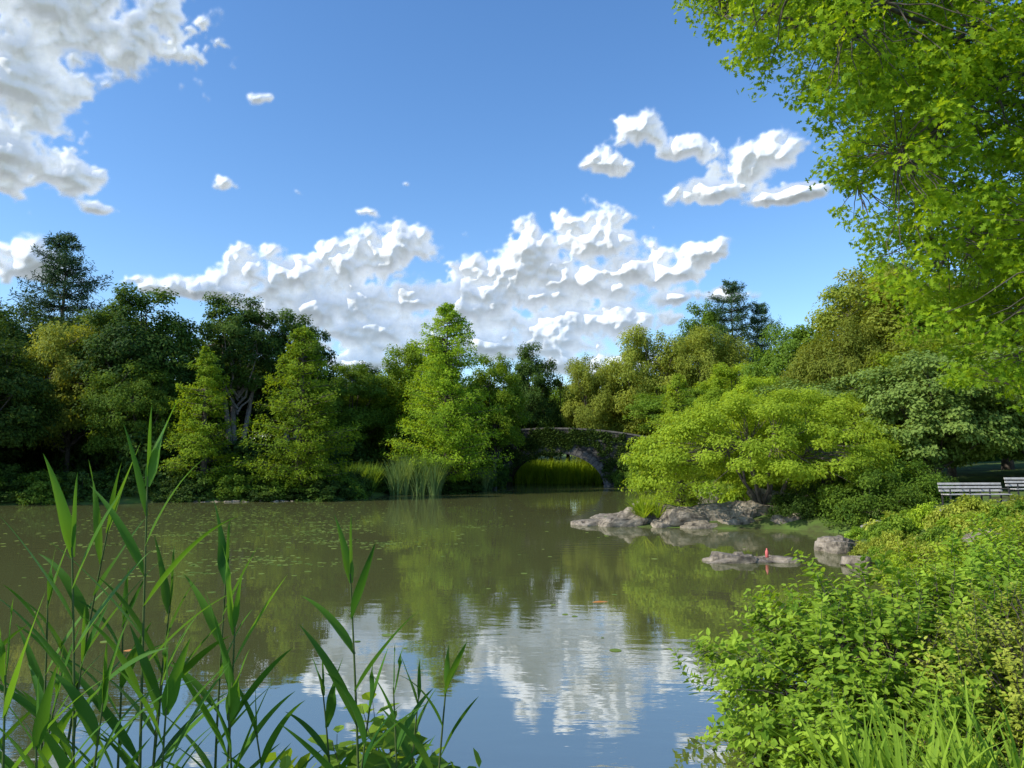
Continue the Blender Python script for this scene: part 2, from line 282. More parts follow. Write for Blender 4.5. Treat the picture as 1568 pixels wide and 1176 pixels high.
# ------------------------------------------------------------------ peninsula / right-side specimens
def maple():
    mb=MB()
    base=np.array([0,0,-.2]); C=[]
    for i in range(175):
        r=6.1*math.sqrt(random.random()); a=random.uniform(0,6.28); top=5.0*math.sqrt(max(0,1-(r/6.7)**2)); z=top*random.uniform(.3,1) if random.random()<.65 else top*random.uniform(.85,1.05)
        if r<2 and z<1.8: continue
        C.append((r*math.cos(a),r*math.sin(a)*.75,max(z,.9)))
    C=np.array(C)
    hubs=[]
    for i in range(8):
        a=i*.79+random.uniform(-.2,.2); r=random.uniform(1.0,2.4); q=np.array([r*math.cos(a),r*math.sin(a)*.7,random.uniform(1.9,3.1)]); hubs.append(q)
        limb(mb,base+np.array([math.cos(a)*.15,math.sin(a)*.15,0]),q,.09,.045,.05,7,6,1,.05)
    for q in C:
        h=min(hubs,key=lambda h:np.linalg.norm(h-q)); limb(mb,h,q-np.array([0,0,.05]),.022,.006,-.08,6,4)
    R=np.array([[.85,.8,.34]])*rng.uniform(.7,1.3,(len(C),1))
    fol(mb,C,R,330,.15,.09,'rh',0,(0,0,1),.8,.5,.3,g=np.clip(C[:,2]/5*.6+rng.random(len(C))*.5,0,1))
    return mb.mesh('maple',[M_lite,M_barkm])
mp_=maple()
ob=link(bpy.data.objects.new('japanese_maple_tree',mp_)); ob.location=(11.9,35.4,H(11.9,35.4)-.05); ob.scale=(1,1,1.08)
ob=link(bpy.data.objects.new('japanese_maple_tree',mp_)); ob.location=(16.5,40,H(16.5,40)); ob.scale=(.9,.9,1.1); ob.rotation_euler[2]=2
DW=crown_tree('dogwood',6.6,4.0,.7,16,16,170,.19,.13,flat=.45,up=.8,hang=.2,clr=.17,tr=.16,mat=M_dog,lobr=(.26,.4),rnd=.45)
for x,y,s,r in [(20.5,36,1.0,0),(25.5,36,1.08,1),(23,43,1.2,2),(29,41,1.2,3),(17.5,44,1.05,4)]:
    ob=link(bpy.data.objects.new('dogwood_tree',DW)); ob.location=(x,y,H(x,y)-.1); ob.scale=(s,s,s); ob.rotation_euler[2]=r
big=shrub('holly',2.2,2.6,95,150,.13,M_dark,tp='ov')
for x,y,s,m in [(14.9,31.2,.9,M_mid),(13.0,33.6,.65,M_dark),(17.0,33,.9,M_mid),(18.8,34,.7,M_dark)]:
    ob=link(bpy.data.objects.new('evergreen_shrub',big)); ob.location=(x,y,H(x,y)-.3); ob.scale=(s,s,s); ob.material_slots[0].link='OBJECT'; ob.material_slots[0].material=m; ob.rotation_euler[2]=random.random()*6
gc=shrub('gc',.8,.5,40,80,.085,M_var,tp='ov')
GC=link(bpy.data.objects.new('ground_cover_plants',None))
for i in range(900):
    x=random.uniform(6,26); y=random.uniform(10,27); sd=sd1(x,y)
    if sd<.1 or x/y>.95 or (abs(y-(26.3+.05*(x-14)))<1.8 and x>13.5) or sd>7: continue
    ob=bpy.data.objects.new('plant',gc); link(ob); ob.parent=GC; ob.location=(x,y,H(x,y)-.08); s=random.uniform(.5,1.1)*(1 if sd>1 else .7); ob.scale=(s,s,s*random.uniform(.8,1.5)); ob.rotation_euler[2]=random.random()*6
    if random.random()<.5: ob.material_slots[0].link='OBJECT'; ob.material_slots[0].material=random.choice([M_bush,M_lite,M_mid,M_mid])
def blades(mb,C,n,Lr,Wd,spread,mat=0,seg=5,bend=.5,radius=.1):
    for c in C:
        c=np.asarray(c,float)
        K=n; a=rng.uniform(0,6.28,K); L=rng.uniform(*Lr,K); out=np.stack([np.cos(a),np.sin(a),0*a],1); sp=rng.uniform(0,spread,K); be=rng.uniform(.1,bend,K)
        b0=c+out*(rng.random(K)*radius)[:,None]; t=np.linspace(0,1,seg+1)
        ph=sp[:,None]+be[:,None]*t[None]**1.5*1.6
        st=L[:,None]/seg; px=np.cumsum(np.concatenate([np.zeros((K,1)),np.sin(ph[:,1:])*st],1),1); pz=np.cumsum(np.concatenate([np.zeros((K,1)),np.cos(ph[:,1:])*st],1),1)
        ctr=b0[:,None]+out[:,None]*px[...,None]; ctr[...,2]+=pz
        side=np.stack([-np.sin(a),np.cos(a),0*a],1); w=Wd*np.minimum(1,(1-t)*2.2+.02)*np.minimum(1,.5+t*3)
        nn=-out[:,None]*np.cos(ph)[...,None]; nn[...,2]+=np.sin(ph)
        V=np.stack([ctr-side[:,None]*w[None,:,None]*.5+nn*w[None,:,None]*.12,ctr,ctr+side[:,None]*w[None,:,None]*.5+nn*w[None,:,None]*.12],2)
        V=V.reshape(-1,3); per=(seg+1)*3; F=[]
        for s in range(seg):
            for j in (0,1): F.append([s*3+j,s*3+j+1,s*3+j+4,s*3+j+3])
        F=(np.array(F)[None]+np.arange(K)[:,None,None]*per).reshape(-1,4)
        mb.add(V,F,mat,np.stack([np.repeat(rng.random(K),per),np.full(K*per,rng.random())],1),True)
mb=MB(); blades(mb,[(6.05+random.uniform(-.6,.6),33.7+random.uniform(-.4,.4),.4) for i in range(9)],40,(.6,1.25),.04,.9); mb.obj('iris_plant',[M_lite])
def reedbed(name,x0,x1,y0,y1,cn,hr,mat):
    mb=MB(); C=[(random.uniform(x0,x1),random.uniform(y0,y1),-.1) for i in range(cn)]
    blades(mb,C,34,hr,.07,.3,seg=4,bend=.5,radius=.35); return mb.obj(name,[mat])
reedbed('reed_bed',-10.0,-6.2,62.3,64.6,50,(1.6,4.0),M_reedf)
reedbed('reed_bed',-14.0,-11.6,60,64,36,(1.6,3.2),M_mid)
reedbed('reed_bed',-1,11,91.5,97.5,190,(2.2,3.6),M_lite)
reedbed('reed_bed',-4.5,-2.2,70,74,24,(1.8,2.6),M_reedf)

# ------------------------------------------------------------------ rocks
def rockpart(mb,c,s,rot,seed,mat=0,sub=4):
    bm=bmesh.new(); bmesh.ops.create_icosphere(bm,subdivisions=sub,radius=1); V=np.array([v.co[:] for v in bm.verts]); F=np.array([[v.index for v in f.verts] for f in bm.faces]); bm.free()
    V=np.sign(V)*np.abs(V)**.5; o=Vector((seed*7.3,seed*3.1,seed))
    sc=np.array(s); out=[]
    for v in V:
        p=Vector(v*sc); q=p*1.1+o
        d=noise.fractal(q,1,2,5)*.3+ (abs(noise.noise(q*.8))-.2)*.5
        stp=math.floor((p.z+.25*noise.noise(q*1.2)+.12*p.x)*5)/5-p.z-.12*p.x
        p=p*(1+d*.7); p.z+=stp*.45; out.append(p)
    V=np.array([p[:] for p in out]); R=np.array(Matrix.Rotation(rot,3,'Z')); R2=np.array(Matrix.Rotation(math.sin(seed*5)*.16,3,'Y')); V=V@R2.T@R.T+np.array(c)
    mb.add(V,F,mat,(.5,.5))
mb=MB()
for i,(c,s,r) in enumerate([((3.6,34.4,.02),(.8,.6,.22),.2),((4.9,34.1,.1),(1.1,.8,.33),.1),((6.6,34.6,.15),(1.7,1.0,.45),-.1),((8.0,34.3,.25),(1.6,1.2,.5),.2),((9.4,34.6,.4),(1.5,1.2,.55),0),((10.0,33.4,.05),(1.0,.6,.42),.3),((8.3,32.9,.0),(.9,.45,.25),.1),((10.9,34.6,.45),(1.3,1,.55),.5),((13.6,36.4,.9),(1.8,.8,.45),0),((5.6,35.6,.15),(1.8,.8,.4),.1),((12.3,33.2,.2),(.8,.6,.4),.2),((3.0,34.5,-.02),(.4,.3,.12),.2),((7.2,35.6,.5),(1.5,.8,.4),.3),((7.0,33.5,0),(.7,.35,.2),.4)]):
    rockpart(mb,c,s,r,i+1)
mb.obj('rock_outcrop',[M_rock])
mb=MB(); rockpart(mb,(6.3,22.2,.0),(.8,.5,.2),.1,21); rockpart(mb,(7.3,22.3,.0),(1.1,.42,.13),.0,22); rockpart(mb,(6.9,22.6,.0),(1.0,.4,.17),.2,23); rockpart(mb,(8.0,22.4,-.02),(.6,.3,.11),.2,24); mb.obj('rock_island',[M_rock])
for i,(c,s) in enumerate([((10.0,15.8,1.15),(.6,.5,.35)),((11.2,16.3,1.25),(.5,.4,.3)),((10.9,24.9,.15),(.9,.6,.3)),((9.9,21.6,.1),(.5,.4,.18)),((16,61,.2),(1.3,.9,.6)),((14.8,47.8,.2),(1.2,.8,.5))]):
    mb=MB(); rockpart(mb,c,s,.3*i,30+i); mb.obj('rock',[M_rock])
mb=MB()
for i in range(30):
    t=random.uniform(0,1); x=-26+13*t; y=51.6+2.1*t+.35; rockpart(mb,(x,y,-.02),(random.uniform(.25,.7),.3,random.uniform(.06,.14)),random.random()*3,50+i,sub=2)
mb.obj('shoreline_rocks',[M_rock])

# ------------------------------------------------------------------ bridge
def bridge():
    mb=MB(); hs=5.7; hl=15.5; th=3.2; ar=3.9
    s=np.concatenate([np.linspace(-hl,-hs,14)[:-1],-hs*np.cos(np.linspace(0,np.pi,41)),np.linspace(hs,hl,14)[1:]])
    top=5.5-1.6*(s/13)**2; inn=np.abs(s)<hs-1e-6; bot=np.where(inn,ar*np.sqrt(np.maximum(0,1-(s/hs)**2))-.15,-1.2)
    bot[np.abs(np.abs(s)-hs)<1e-6]=-1.2
    m=len(s); i=np.arange(m-1)
    for sg in(-1,1):
        V=np.concatenate([np.stack([s,np.full(m,sg*th),bot],1),np.stack([s,np.full(m,sg*th),top],1)])
        mb.add(V,np.stack([i,i+1,i+1+m,i+m],1),0)
    V=np.concatenate([np.stack([s,np.full(m,-th),bot],1),np.stack([s,np.full(m,th),bot],1)]); mb.add(V,np.stack([i,i+1,i+1+m,i+m],1),0)
    V=np.concatenate([np.stack([s,np.full(m,-th),top],1),np.stack([s,np.full(m,th),top],1)]); mb.add(V,np.stack([i,i+1,i+1+m,i+m],1),0)
    def strip(y0,y1,dz0,dz1,mat):
        z0=top+dz0; z1=top+dz1
        A=[np.stack([s,np.full(m,y0),z0],1),np.stack([s,np.full(m,y1),z0],1),np.stack([s,np.full(m,y1),z1],1),np.stack([s,np.full(m,y0),z1],1)]
        V=np.concatenate(A)
        for a,b in((0,1),(1,2),(2,3),(3,0)): mb.add(V,np.stack([i+a*m,i+1+a*m,i+1+b*m,i+b*m],1),mat)
    strip(-th-.03,-th+.45,-.02,.85,0); strip(th-.45,th+.03,-.02,.85,0)
    strip(-th-.12,-th+.55,.853,1.03,1); strip(th-.55,th+.12,.853,1.03,1)
    strip(-th-.12,-th-.004,-.3,-.12,1)
    K=31
    for j in range(K):
        a0=math.pi*(j+.04)/K; a1=math.pi*(j+.96)/K; dep=.75+.12*(j%2)
        P=[]
        for a in(a0,a1):
            for r in (0,dep): P.append((-(hs+r)*math.cos(a),(ar+r)*math.sin(a)-.15))
        y0=-(th+.1); y1=-(th-.25)
        V=[(p[0],y0,p[1]) for p in P]+[(p[0],y1,p[1]) for p in P]
        mb.add(V,[[0,1,3,2],[4,6,7,5],[0,2,6,4],[1,5,7,3],[0,4,5,1],[2,3,7,6]],1)
    C=[]
    for q in range(480):
        ss=random.uniform(-13,12); zt=5.5-1.6*(ss/13)**2+.75; zb=ar*math.sqrt(max(0,1-(ss/hs)**2))+.45 if abs(ss)<hs else .5
        if ss>2.5 and random.random()<.3: continue
        z=zb+(zt-zb)*random.random()**(.9 if ss<2 else .5)
        if noise.noise(Vector((ss*.4,z*.5,3)))<-.2: continue
        C.append((ss,-th-.12,z))
    fol(mb,C,(.55,.14,.42),75,.22,.19,'rh',2,None,.2,.5,.5)
    C2=[(x,-th-.25,ar*math.sqrt(max(0,1-(x/hs)**2))-.0-random.uniform(0,.4)) for x in np.linspace(-5.2,1,24)]
    fol(mb,C2,(.35,.12,.45),50,.2,.16,'rh',2,None,.2,.5,.9)
    o=mb.obj('stone_arch_bridge',[M_stone,M_vous,M_ivy]); o.location=(5.1,86.5,0); o.rotation_euler[2]=math.radians(-10); return o
bridge()

# ------------------------------------------------------------------ benches, path, lamp
def box(mb,c,s,mat=0,rot=None,bev=.08):
    bm=bmesh.new(); bmesh.ops.create_cube(bm,size=1)
    for v in bm.verts: v.co=Vector((v.co.x*s[0],v.co.y*s[1],v.co.z*s[2]))
    bmesh.ops.bevel(bm,geom=bm.edges[:],offset=min(s)*bev,segments=1,affect='EDGES')
    if rot is not None: bmesh.ops.rotate(bm,verts=bm.verts,matrix=Matrix.Rotation(rot,3,'X'))
    bm.verts.index_update()
    V=np.array([v.co[:] for v in bm.verts])+np.array(c)
    for k in set(len(f.verts) for f in bm.faces):
        F=np.array([[v.index for v in f.verts] for f in bm.faces if len(f.verts)==k]); mb.add(V,F,mat)
    bm.free()
M_wood=noisemat('weathered_slats',(.40,.38,.35),(.60,.57,.53),6,.7,.2); M_iron=noisemat('bench_iron',(.02,.02,.02),(.05,.05,.05),5,.5,.1)
mb=MB(); L=2.6
for k in range(4): box(mb,(0,-.08-.12*k,.45),(L,.09,.03),0)
for k in range(3): box(mb,(0,.06+.03*k,.58+.13*k),(L,.025,.08),0,-.2)
for x in(-1.2,-.4,.4,1.2):
    box(mb,(x,-.45,.215),(.05,.05,.43),1); box(mb,(x,.02,.2),(.05,.06,.41),1); box(mb,(x,-.22,.41),(.045,.5,.04),1); box(mb,(x,.1,.64),(.045,.04,.44),1,-.2)
    box(mb,(x,-.2,.66),(.05,.5,.03),1); box(mb,(x,-.44,.54),(.04,.04,.2),1)
bm_=mb.mesh('bench',[M_wood,M_iron])
for k in range(5):
    ob=link(bpy.data.objects.new('park_bench',bm_)); x=17.8+k*2.75; y=28.9+.25*k; ob.location=(x,y,max(H(x-1,y),H(x+1,y))+.04); ob.rotation_euler[2]=math.radians(5)
M_path=noisemat('asphalt_path',(.16,.15,.135),(.27,.255,.23),8,.9,.2)
pl=[(14.2,29.6),(15.5,28.3),(17,27.6),(20,27.7),(26,28.2),(34,29),(48,31)]
mb=MB(); P=[]
for i in range(len(pl)-1):
    for t in np.linspace(0,1,8,endpoint=False): P.append(np.array(pl[i])*(1-t)+np.array(pl[i+1])*t)
P=np.array(P); tg=nrm(np.gradient(P,axis=0)); nn=np.stack([-tg[:,1],tg[:,0]],1); rows=[]
for o_ in(-1.3,-1.2,1.9,2.0):
    q=P+nn*o_; zz=height(P[:,0],P[:,1])+.12; rows.append(np.stack([q[:,0],q[:,1],zz-(.5 if abs(o_) in(1.3,2.0) else 0)],1))
V=np.concatenate(rows); m=len(P); i=np.arange(m-1)
for a in range(3): mb.add(V,np.stack([i+a*m,i+1+a*m,i+1+(a+1)*m,i+(a+1)*m],1),0)
mb.obj('path',[M_path])
mb=MB(); tube(mb,[(0,0,-.3),(0,0,.6),(0,0,.9),(0,0,6),(0,0,11)],[.2,.2,.11,.09,.06],10,0); box(mb,(0,0,11.35),(.5,.5,.7),1); box(mb,(0,0,11.78),(.65,.65,.12),0); tube(mb,[(0,0,11.8),(0,0,12.1)],[.2,.03],8,0)
M_lamp=noisemat('lamp_housing',(.16,.05,.035),(.25,.08,.05),5,.5,.1)
o=mb.obj('street_lamp',[M_iron,M_lamp]); o.location=(6.5,99,H(6.5,99)); o.scale[2]=1.06
# koi
M_koi=noisemat('koi_orange',(.45,.16,.04),(.6,.28,.08),6,.35,.05)
def koi(x,y,r):
    mb=MB(); t=np.linspace(0,1,9); tube(mb,np.stack([t*.5-.25,.03*np.sin(t*5),0*t],1),[.012,.03,.04,.045,.04,.035,.025,.013,.006],10,0)
    mb.add([(.22,0,0),(.36,.07,.01),(.31,0,0),(.36,-.05,.01)],[[0,1,2,3]],0); mb.add([(-.08,.04,0),(-.02,.11,0),(.02,.04,0)],[[0,1,2]],0); mb.add([(-.08,-.04,0),(-.02,-.11,0),(.02,-.04,0)],[[0,1,2]],0)
    o=mb.obj('koi_fish',[M_koi]); o.location=(x,y,-.022); o.rotation_euler[2]=r
koi(1.9,16,.3); koi(-5.9,12,0.1)
M_pink=noisemat('pink_plastic',(.6,.12,.12),(.7,.2,.18),6,.4,.02)
mb=MB(); tube(mb,[(0,0,0),(0,0,.02),(0,0,.17),(0,0,.21),(0,0,.235),(0,0,.27),(0,0,.272)],[.03,.05,.05,.035,.02,.02,.001],12,0); o=mb.obj('pink_bottle',[M_pink]); o.location=(7.55,22.3,.1)
# floating leaves / duckweed rafts
mb=MB(); K=1100; cx=rng.normal(-14,5.5,K); cy=rng.normal(36,7,K); 
ex=rng.uniform(-30,9,350); ey=rng.uniform(12,60,350); cx=np.concatenate([cx,ex]); cy=np.concatenate([cy,ey])
for q in range(34):
    a=random.gauss(-8.5,3.2); b=random.gauss(29,4.5); k=random.randint(12,45); cx=np.concatenate([cx,a+rng.normal(size=k)*.7]); cy=np.concatenate([cy,b+rng.normal(size=k)*.28])
ok=sdist(cx,cy)<-.5; cx=cx[ok];cy=cy[ok]
r=rng.uniform(.02,.10,len(cx)); th=np.linspace(.2,6.1,9); V=np.stack([cx[:,None]+r[:,None]*np.cos(th),cy[:,None]+r[:,None]*np.sin(th),np.full((len(cx),9),.006)],-1)
mb.add(V,(np.arange(9)[None]+np.arange(len(cx))[:,None]*9),0,np.repeat(rng.random((len(cx),2)),9,0)); mb.obj('floating_leaves',[M_dog])

# person by the maple (red shirt)
M_red=noisemat('red_shirt',(.35,.03,.03),(.45,.06,.05),8,.8,.1); M_jean=noisemat('trousers',(.03,.04,.07),(.06,.07,.11),8,.8,.1); M_skin=noisemat('skin',(.42,.25,.17),(.5,.31,.22),8,.6,.02); M_hair=noisemat('hair',(.02,.015,.01),(.05,.03,.02),20,.6,.1)
PE=link(bpy.data.objects.new('person',None)); PE.location=(13.9,41.3,H(13.9,41.3)); PE.rotation_euler[2]=.4
mb=MB()
def taper(pts,rad,mat,k=10): tube(mb,pts,rad,k,mat)
taper([(0,0,.88),(0,0,.95),(0,0,1.1),(0,0,1.3),(0,0,1.42),(0,0,1.47)],[.10,.165,.15,.185,.16,.07],0,14)
for s in(-1,1):
    taper([(s*.15,0,1.42),(s*.22,0,1.3),(s*.25,.0,1.1)],[.06,.06,.05],0); taper([(s*.25,0,1.12),(s*.26,-.05,.98),(s*.25,-.12,.84),(s*.25,-.15,.76)],[.042,.038,.03,.022],2)
    taper([(s*.09,0,.95),(s*.1,-.01,.7),(s*.1,0,.45),(s*.1,.02,.08)],[.10,.085,.062,.045],1); taper([(s*.1,.05,.04),(s*.1,-.05,.05),(s*.1,-.17,.03)],[.04,.05,.02],3)
taper([(0,0,1.44),(0,0,1.53)],[.06,.055],2); taper([(0,-.01,1.5),(0,-.02,1.53),(0,-.02,1.6),(0,-.01,1.68),(0,0,1.74),(0,0,1.76)],[.03,.07,.095,.098,.06,.01],2,14)
taper([(0,.02,1.58),(0,.02,1.66),(0,.01,1.75),(0,0,1.785)],[.09,.108,.08,.01],3,14); taper([(0,-.1,1.64),(0,-.13,1.6)],[.01,.018],2,6)
o=mb.obj('body',[M_red,M_jean,M_skin,M_hair]); o.parent=PE

# ------------------------------------------------------------------ overhanging oak (right)
def oak():
    mb=MB(); T0=np.array([14.5,14.,1.2])
    tube(mb,[T0,T0+(.1,0,3),T0+(-.3,0,6),T0+(-.2,.3,10),T0+(0,0,14)],[.45,.36,.3,.22,.08],10)
    zs=[3.8,4.7,6.5,8.9,10.9,13.5]; xs=[7.9,6.4,5.5,4.5,2.6,1.2]
    C=[]
    while len(C)<2100:
        x=random.uniform(.5,16); y=random.uniform(9.5,16); z=random.uniform(3.9,14.5)
        zz=3+(z-3)*12/y; b=np.interp(zz,zs,xs)*y/12+.25
        b+= .8*noise.noise(Vector((y*.5,z*.9,0)))+.45*noise.noise(Vector((y*1.5,z*2.2,4)))+.2
        if x<b or x>b+5.5: continue
        if noise.noise(Vector((x*.6,y*.6,z*.85)))<-.17: continue
        if x-b<1.4 and noise.noise(Vector((x*1.1+9,y*1.1,z*1.4)))<-.03: continue
        C.append((x,y,z))
    C=np.array(C)
    limbs=[]
    for i in range(30):
        q=C[random.randrange(len(C))]; 
        z0=random.uniform(4,12); p=T0+np.array([-.2,0,z0]); t=np.linspace(0,1,14)[:,None]; mid=(p+q)/2+np.array([0,0,random.uniform(.8,1.8)]); pts=(1-t)**2*p+2*t*(1-t)*mid+t*t*q
        pts[1:-1]+=rng.normal(size=(12,3))*.09; tube(mb,pts,np.linspace(.10,.018,14),6); limbs.append(pts)
    LP=np.concatenate(limbs)
    for q in C:
        d=np.linalg.norm(LP-q,axis=1); p=LP[d.argmin()]; limb(mb,p,q,.015,.004,-.1,6,4)
    fol(mb,C,np.array([[.38,.38,.2]])*rng.uniform(.6,1.3,(len(C),1)),48,.125,.10,'oak',0,None,.6,.5,.4,g=rng.random(len(C)))
    return mb.obj('oak_tree',[M_oak,M_bark])
oak()

# ------------------------------------------------------------------ foreground bushes (right)
def bush(name,c,r,cl,n,L,W,mat,rot=0,tp='ov'):
    mb=MB(); c=np.array(c); r=np.array(r); d=rdir(cl*3); d=d[d[:,2]>-.45][:cl]
    bumps=np.array([1+.32*noise.noise(Vector(v*2.2)+Vector((c[0],0,0)))+.2*noise.noise(Vector(v*5)+Vector((c[0],3,0))) for v in d])[:,None]
    C=c+d*r*rng.uniform(.72,1.05,(len(d),1))*bumps
    for q in C[::2]: 
        p=np.array([c[0]+(q[0]-c[0])*.35,c[1]+(q[1]-c[1])*.35,max(H(c[0],c[1])-.1,.0)]); limb(mb,p,q,.012,.004,.0,6,4)
    K=len(C); m=n
    dirs=nrm(d*.8+np.array([0,0,.6])+rng.normal(size=(K,3))*.4); Ls=rng.uniform(.2,.5,K)
    for q,dd,l in zip(C[::1],dirs,Ls): tube(mb,[q-dd*l*.5,q+dd*l*.5],[.004,.0015],3)
    idx=np.repeat(np.arange(K),m); u=np.tile(np.linspace(0,1,m),K); az=np.tile(np.arange(m)*2.4,K)+np.repeat(rng.random(K)*6,m)
    ref=nrm(np.cross(dirs,np.array([.3,.2,.9]))); r2=np.cross(dirs,ref); out=ref[idx]*np.cos(az)[:,None]+r2[idx]*np.sin(az)[:,None]
    P=C[idx]+dirs[idx]*((u-.5)*Ls[idx])[:,None]+out*.01; T=out+dirs[idx]*(.25+.6*u)[:,None]+rng.normal(size=(len(idx),3))*.2; N=dirs[idx]*1.0-out*.3+np.array([0,0,.4])+rng.normal(size=(len(idx),3))*.3
    sz=(1-.4*u)*rng.uniform(.7,1.3,len(idx)); leaves(mb,P,N,T,L*sz,W*sz,tp,0,np.clip(.6*u+.4*rng.random(len(idx)),0,1),rng.random(K)[idx])
    return mb.obj(name,[mat,M_bark])
bush('leafy_bush',(4.4,8.2,.5),(2.15,1.8,1.2),1100,16,.13,.068,M_bush)
bush('leafy_bush',(7.0,9.2,.8),(2.2,2.0,1.25),900,16,.13,.068,M_bush)
bush('leafy_bush',(3.6,6.9,.3),(1.25,1.1,.8),480,16,.12,.06,M_bush)
bush('variegated_bush',(4.9,6.6,.5),(1.35,1.2,1.15),1200,20,.06,.034,M_var)
bush('leafy_bush',(8.3,12.2,.7),(1.9,1.6,1.1),900,18,.10,.06,M_lite)
bush('leafy_bush',(5.9,5.6,.5),(1.3,1.2,1.2),700,18,.10,.05,M_bush)
mb=MB(); blades(mb,[(random.uniform(1.9,3.4),random.uniform(4.4,5.4),H(2.5,5)-.05) for i in range(22)],16,(.5,1.15),.03,.5,seg=6,bend=.8); mb.obj('grass_clump',[M_bush])
mb=MB(); C=[]
for i in range(500):
    x=random.uniform(-5,6); y=random.uniform(1.5,5.6)
    if sd1(x,y)>.15: C.append((x,y,H(x,y)-.03))
blades(mb,C,16,(.15,.45),.012,.6,seg=4,bend=.8); mb.obj('bank_grass',[M_mid])
bush('broadleaf_plant',(-.62,3.6,1.12),(.52,.35,.5),130,12,.17,.10,M_mid)

# ------------------------------------------------------------------ foreground reeds
def ribbon(mb,p0,d0,out,L,W,bend,seg=12,tw=0,t2=.5):
    t=np.linspace(0,1,seg+1); p=np.array(p0,float); pts=[p.copy()]; d=np.array(d0,float); ds=[d.copy()]
    for k in range(seg):
        d=nrm(d+out*bend*(.02+t[k]**1.2*.15)+np.array([0,0,-1])*bend*.13*t[k]**1.6); p=p+d*L/seg; pts.append(p.copy()); ds.append(d.copy())
    pts=np.array(pts); ds=np.array(ds); side=nrm(np.cross(ds,np.array([0,0,1.])+out*.2)); nn=np.cross(side,ds); 
    a=tw*t[:,None]; side,nn=side*np.cos(a)+nn*np.sin(a),nn*np.cos(a)-side*np.sin(a)
    w=W*np.minimum(np.minimum(1,.35+t*3.5),((1-t)*1.45)**.9+.004)[:,None]*.5
    V=np.stack([pts-side*w+nn*w*.35,pts,pts+side*w+nn*w*.35],1).reshape(-1,3); F=[]
    for s in range(seg):
        for j in(0,1): F.append([s*3+j,s*3+j+1,s*3+j+4,s*3+j+3])
    mb.add(V,F,0,(rng.random(),t2),True)
def reed(base,top,nl,lmax=.5):
    mb=MB(); base=np.array(base,float); top=np.array(top,float); t=np.linspace(0,1,16)[:,None]; bow=np.array([random.uniform(-.05,.05),0,0])
    path=base*(1-t)+top*t+np.sin(t*3.14)*bow; tube(mb,path,np.linspace(.0085,.003,16),7,1)
    ax=nrm(top-base); a=random.uniform(-.5,.5)
    for i in range(nl):
        u=.30+.68*i/(nl-1); p=base*(1-u)+top*u+math.sin(u*3.14)*bow; az=a+i*math.pi+random.uniform(-.5,.5); out=nrm(np.array([math.cos(az),math.sin(az)*.8,0]))
        sp=random.uniform(.35,.75)*(1-.6*max(0,u-.75)/.25) ; d0=nrm(ax*math.cos(sp)+out*math.sin(sp)); 
        l=lmax*random.uniform(.75,1.15)*(1-.25*max(0,(u-.8)/.2)); ribbon(mb,p,d0,out,l,random.uniform(.034,.054),random.uniform(.1,.7)*(.4 if u>.9 else 1),tw=random.uniform(-1.4,1.4),t2=random.random())
    ribbon(mb,top,ax,np.array([.3,.1,0]),lmax*.55,.026,.3)
    return mb.obj('common_reed',[M_reed,M_stem])
for b0,b1,y,zt,nl,lm in [(-.47,-.50,3.0,2.93,13,.55),(-.57,-.595,2.7,2.68,12,.5),(-.60,-.53,3.3,2.72,11,.5),(-.375,-.385,3.2,2.5,10,.45),(-.45,-.455,3.1,2.4,10,.45),(-.405,-.36,3.0,2.35,10,.42),(-.66,-.66,2.5,2.3,10,.45),
    (-.19,-.22,2.9,2.55,10,.42),(-.10,-.085,3.0,2.12,9,.32),(-.15,-.155,3.1,2.08,9,.32),(-.12,-.125,3.2,1.98,8,.3),(-.3,-.33,3.0,1.95,8,.32),(-.62,-.60,2.8,2.1,9,.4),(-.52,-.50,3.4,2.3,9,.42),(-.22,-.25,3.3,2.0,8,.3),(-.70,-.72,2.9,2.3,9,.45),(-.42,-.44,2.7,2.15,9,.4),
    (-.55,-.57,3.0,2.2,9,.4),(-.64,-.62,3.2,2.4,9,.42),(-.48,-.46,2.8,2.2,9,.38),(-.34,-.36,2.8,2.1,9,.36),(-.59,-.60,2.4,2.15,9,.36),(-.52,-.54,2.5,2.2,9,.36),(-.20,-.185,2.8,2.1,9,.34)]:
    x0=b0*y; g0=H(x0,y); reed((x0,y,g0-.05),(b1*y,y+random.uniform(-.08,.08),zt),nl,lm)

# ------------------------------------------------------------------ clouds: relief meshes far away, lit by the sun plus their own emission
PIT=math.radians(5.8)
def azel(px,py):   # bearing / elevation of the cloud masses, converted from image pixel coordinates
    x=(px-784)/1132; yy=(588-py)/1132; f=math.cos(PIT)-yy*math.sin(PIT); uu=math.sin(PIT)+yy*math.cos(PIT); return math.degrees(math.atan2(x,f)),math.degrees(math.atan2(uu,math.hypot(x,f)))
CL=[(90,5,160,62,.95),(25,110,72,90,1),(215,45,55,55,.85),(15,225,52,60,1),(90,268,48,20,.9),(148,316,28,12,.55),(353,278,24,18,.6),(565,325,20,11,.5),(395,148,22,13,.5),(625,280,16,9,.4),(460,295,16,9,.4),(55,402,50,24,1),
 (978,200,42,24,1),(928,252,34,13,1),(1058,228,42,17,1),(1165,246,58,34,1),(1090,290,62,16,1),(1222,296,52,12,1),
 (605,378,52,34,1),(540,402,62,36,1),(430,425,68,34,1),(500,462,110,45,1),(640,460,80,22,1),(320,445,80,18,1),(570,500,100,36,1),(700,475,90,38,1),(815,380,50,32,1),(905,368,60,44,1),(860,430,125,55,1),(970,410,50,34,1),(1065,390,42,20,1),(1030,418,36,16,1),(760,440,66,44,1),
 (650,535,150,26,.9),(850,515,90,48,1),(945,490,80,30,1),(750,530,70,26,.9),(1040,455,36,13,.9),(1120,452,30,14,.9),(900,560,140,20,.9),(560,555,120,18,.8)]
